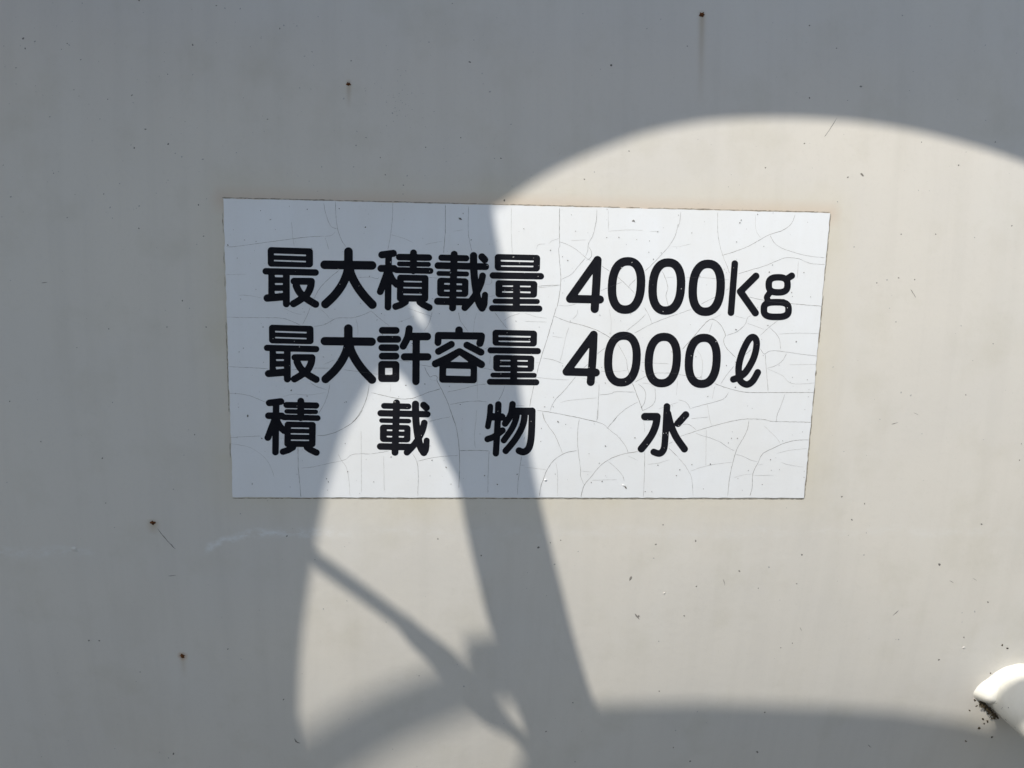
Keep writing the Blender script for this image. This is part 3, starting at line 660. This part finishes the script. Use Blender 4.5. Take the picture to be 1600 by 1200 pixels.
# ------------------------------------------------------------------ pipe rail, lower right
rail = thing('handrail', 'cream painted pipe welded to the tank at the lower right corner, dirty under its joint', 'pipe')
base = wall1(1585, 1079); nb = normal_at(base)
ax = np.array([0., -1., 0.])
RP = .0235
e1 = np.array([1., 0, 0]); e2 = np.array([0, 0, 1.])
def tube(path, rad, nseg=48, closed_ends=True, jitter=0.):
    bm = bmesh.new(); rings = []
    P = [np.array(p, float) for p in path]; rads = rad if hasattr(rad, '__len__') else [rad]*len(P)
    t0 = P[1]-P[0]; t0 /= np.linalg.norm(t0)
    a = np.cross(t0, [0, 0, 1.]); 
    if np.linalg.norm(a) < .1: a = np.cross(t0, [1., 0, 0])
    a /= np.linalg.norm(a)
    for i, p in enumerate(P):
        t = P[min(i+1, len(P)-1)]-P[max(i-1, 0)]; t /= np.linalg.norm(t)
        a = a-t*(a@t); a /= np.linalg.norm(a); b = np.cross(t, a)
        ring = []
        for k in range(nseg):
            th = 2*math.pi*k/nseg; r = rads[i]*(1+jitter*random.uniform(-1, 1))
            ring.append(bm.verts.new(p+(a*math.cos(th)+b*math.sin(th))*r))
        rings.append(ring)
    for r1, r2 in zip(rings[:-1], rings[1:]):
        for k in range(nseg): bm.faces.new((r1[k], r1[(k+1) % nseg], r2[(k+1) % nseg], r2[k]))
    if closed_ends: bm.faces.new(rings[0]); bm.faces.new(rings[-1][::-1])
    return bm
path = [base-ax*.02]; 
for d in np.linspace(0, .07, 8): path.append(base+ax*d)
cen = base+ax*.07+np.array([.05, 0, 0])
for k in range(1, 13):
    a = math.pi/2*k/12; path.append(cen+np.array([-.05*math.cos(a), -.05*math.sin(a), 0]))
for d in (.05, .2, .5, .8): path.append(cen+np.array([d, -.05, 0]))
bm_obj('pipe', tube(path, RP, 64), M_pipe, rail, True)
V, Fc = [], []
for i in range(26):
    th = random.uniform(1.2, 4.4); d = random.uniform(.010, .055); r_ = RP+.00008; q = random.uniform(.00015, .0007)
    i0 = len(V)
    for k in range(7):
        a_ = 2*math.pi*k/7; t2 = th+q*math.cos(a_)/r_*random.uniform(.6, 1.3); d2 = d+q*math.sin(a_)*random.uniform(.6, 1.3)
        V.append(base+ax*d2+np.array([math.cos(t2)*r_, 0, math.sin(t2)*r_]))
    Fc.append(tuple(range(i0, i0+7)))
o = mesh_obj('paint_chip', V, Fc, M_speck, rail); o['kind'] = 'stuff'
# weld collar: lumpy bead hugging the joint
bm = bmesh.new(); NA, NB = 96, 10; rings = []
lump = [random.uniform(-.0008, .0008) for _ in range(NA)]
lump = [(lump[k-1]+lump[k]*2+lump[(k+1) % NA])/4 for k in range(NA)]
for k in range(NA):
    th = 2*math.pi*k/NA; ring = []
    deg = math.degrees(th)
    wide = .0052+.0080*math.exp(-((deg-184)/22)**2)+.0007*math.sin(3*th+.5)+lump[k]
    if deg > 196: wide *= max(.22, 1-(deg-196)/22)
    if deg > 310: wide = max(wide, .0042*(deg-310)/50)
    for q in range(NB+1):
        s = q/NB
        rr = RP-.0004+wide*(1-s)**1.0; h = -.001+(wide*.85+.0035)*math.sin(s*math.pi/2)**1.1
        p = base+e1*math.cos(th)*rr+e2*math.sin(th)*rr+ax*0
        yw = R_TANK-math.sqrt(R_TANK**2-(p[2]-ZC)**2)
        p = np.array([p[0], yw-h, p[2]])
        ring.append(bm.verts.new(p))
    rings.append(ring)
for k in range(NA):
    a, b = rings[k], rings[(k+1) % NA]
    for q in range(NB): bm.faces.new((a[q], a[q+1], b[q+1], b[q]))
bm_obj('weld_bead', bm, M_pipe, rail, True)
prof_c = [(.0560, .0239), (.0566, .0255), (.0580, .0265), (.0640, .0265), (.0660, .0260), (.0672, .0239)]
bm_obj('collar', tube([base+ax*d for d, _ in prof_c], [q for _, q in prof_c], 64, False), M_pipe, rail, True)
V, Fc = [], []
for i in range(170):                                     # dirt caught under the joint
    t = random.random(); x = 1532+t*24+random.gauss(0, 2.0); y = 1098+t*22+random.gauss(0, 2.4)
    add_blob(V, Fc, (x, y), random.uniform(.4, 1.5), off=.00008+i*3e-6+.0035*random.random()**3, dome=.0004, n=11, asp=random.uniform(1, 1.8), ang=.75)
for x, y, r in ((1530, 1138, 1.9), (1515, 1110, 1.1), (1550, 1152, 1.3), (1509, 1158, 1.3), (1523, 1094, 1.4), (1526, 1103, 1.2), (1538, 1131, 1.2), (1536, 1124, 1.5), (1543, 1127, 1.6), (1574, 1013, 1.2), (1566, 1008, 1.3), (1548, 1052, 1.0)):
    add_blob(V, Fc, (x, y), r, off=.0001, dome=.0006, n=9, asp=1.5, ang=random.uniform(0, 3))
o = mesh_obj('grime', V, Fc, M_moss, rail); o['kind'] = 'stuff'

# ------------------------------------------------------------------ unseen objects added between sun and tank, outlined from the shadows
def sunward(P, ydist):
    """wall points carried along the sun's rays to the upright plane y = -ydist"""
    W = wall_pts(P); t = (-ydist-W[:, 1])/S[1]
    return W+S[None]*t[:, None]
def sheet(name, outer, holes, ydist, thick, mat, parent):
    loops = [sunward(L, ydist) for L in [outer]+holes]
    bm = bmesh.new(); edges = []
    for L in loops:
        vs = [bm.verts.new(p) for p in L]
        for k in range(len(vs)): edges.append(bm.edges.new((vs[k], vs[(k+1) % len(vs)])))
    bmesh.ops.triangle_fill(bm, use_beauty=True, use_dissolve=False, edges=edges)
    faces = list(bm.faces)
    r = bmesh.ops.extrude_face_region(bm, geom=faces)
    for v in [g_ for g_ in r['geom'] if isinstance(g_, bmesh.types.BMVert)]: v.co.y -= thick
    return bm_obj(name, bm, mat, parent)
caster = thing('shadow_frame', 'unseen grey steel guard plate with two openings, standing off the tank and throwing the curved shadow', 'caster')  # made-up plate out of view, there only to cast the shadow
D = [(770, 327), (782, 317), (802, 302), (835, 280), (870, 260), (910, 241), (950, 225), (990, 210), (1030, 199), (1080, 189), (1120, 184), (1180, 181), (1240, 181),
     (1300, 184), (1360, 190), (1430, 202), (1480, 214), (1540, 231), (1600, 252), (1660, 282), (1720, 322), (1790, 390), (1840, 480), (1860, 600),
     (1850, 800), (1840, 1000), (1800, 1240), (1760, 1300), (1010, 1300), (975, 1240), (950, 1160), (930, 1105), (910, 1045), (893, 985), (879, 930), (862, 862), (846, 795),
     (833, 735), (823, 680), (812, 605), (801, 530), (789, 450), (779, 385)]
Tear = [(607, 572), (628, 585), (642, 604), (656, 628), (668, 655), (684, 692), (700, 725), (713, 750), (719, 775), (723, 800), (736, 862), (748, 912), (759, 958), (772, 998),
        (790, 1050), (806, 1095), (822, 1150), (840, 1215), (850, 1300), (480, 1300), (470, 1210), (465, 1150), (464, 1080), (468, 1010), (474, 955), (482, 900), (489, 858), (497, 815),
        (505, 778), (514, 745), (524, 715), (533, 685), (546, 655), (562, 624), (578, 598), (592, 582)]
Sliver = [(640, 464), (651, 470), (662, 492), (669, 513), (659, 508), (649, 494)]
outer = [(-90, -110), (700, -115), (1960, -110), (1980, 500), (1960, 1335), (900, 1345), (300, 1345), (-90, 1335), (-100, 500)]
YP = .43
sheet('shadow_plate', outer, [catmull(D, 2, True), catmull(Tear, 2, True), Sliver], YP, .0015, M_steel, caster)  # openings cut to the outlines of the sunlit areas on the tank
for px in (-60, 1930):                                 # arms back to the tank
    a = sunward([(px, -85)], YP)[0]
    bm_obj('arm', tube([a+np.array([0, .002, 0]), np.array([a[0], a[1]+.20, a[2]-.01]), np.array([a[0], .34, ZC+.52])], .012, 16), M_steel, caster)
YB = .58
bar = [(1020, 1098), (1100, 1097), (1300, 1104), (1400, 1111), (1500, 1126), (1545, 1136), (1563, 1106), (1584, 1091), (1640, 1082), (1900, 1100), (2250, 1130), (2250, 1330), (1900, 1250), (1600, 1224), (1300, 1240), (1000, 1245), (800, 1243), (815, 1180), (850, 1108), (940, 1100)]
sheet('shadow_bar', bar, [], YB, .004, M_steel, caster)  # unseen bar added for the low shadow, raised locally to shade the pipe
a = sunward([(2230, 1250)], YB)[0]; b = sunward([(1950, 1100)], YP)[0]
bm_obj('strut', tube([a, (a+b)/2, b], .010, 16), M_steel, caster)
hose = thing('hose', 'unseen black rubber hose hanging behind the guard frame, its blurred shadow low on the tank', 'hose')
hp = catmull([(330, 1272), (430, 1230), (520, 1175), (600, 1128), (690, 1090), (780, 1062), (850, 1085), (872, 1150), (885, 1230), (895, 1330)], 8)
hose_path = np.vstack([sunward([(-60, 1325)], YP), sunward([(120, 1310)], .66), sunward(hp, .84), sunward([(930, 1325)], .72), sunward([(990, 1246)], YB)])
bm_obj('tube', tube(hose_path, .0104, 24), M_black, hose, True)  # added out of view to cast the soft shadow band
cable = thing('cable', 'unseen black cable with a thick coupling, shaped from its shadow, strung across the lower opening of the guard', 'cable')
YK = YP+.03
c1 = catmull([(440, 838), (492, 874), (560, 922), (640, 982), (690, 1030), (740, 1088), (780, 1123), (815, 1154), (838, 1185), (862, 1235), (900, 1330)], 8)
bm_obj('sheath', tube(np.vstack([sunward([(425, 828)], YP), sunward(c1, YK), sunward([(905, 1343)], YP)]), .0052, 20), M_black, cable, True)  # unseen, laid along the thin shadow line it has to cast
c2 = np.array([(630, 972), (640, 984), (655, 1000), (675, 1016), (706, 1048), (740, 1088), (763, 1111), (782, 1126), (815, 1154), (840, 1188)], float)
rr = np.array([7, 17, 18, 19.5, 26, 26, 21, 15, 10, 10])*.00042
c2s = catmull(np.column_stack([c2, rr*1e4]), 4)
bm_obj('coupling', tube(sunward(c2s[:, :2], YK), list(c2s[:, 2]*1e-4), 24), M_black, cable, True)
bm_obj('clamp', tube(np.vstack([sunward([(737, 1018), (765, 1014), (810, 1008)], YK+.16), sunward([(850, 1050)], YK+.14), sunward([(875, 1135)], YB)]), .0054, 20), M_steel, cable, True)  # unseen rod added to cast the block-shaped shadow beside the coupling
c3 = catmull([(738, 1026), (747, 1050), (758, 1080), (783, 1118)], 6)
bm_obj('shadow_rod', tube(sunward(c3, YK), .0038, 20), M_steel, cable, True)  # unseen rod added to shade the gap beside the coupling
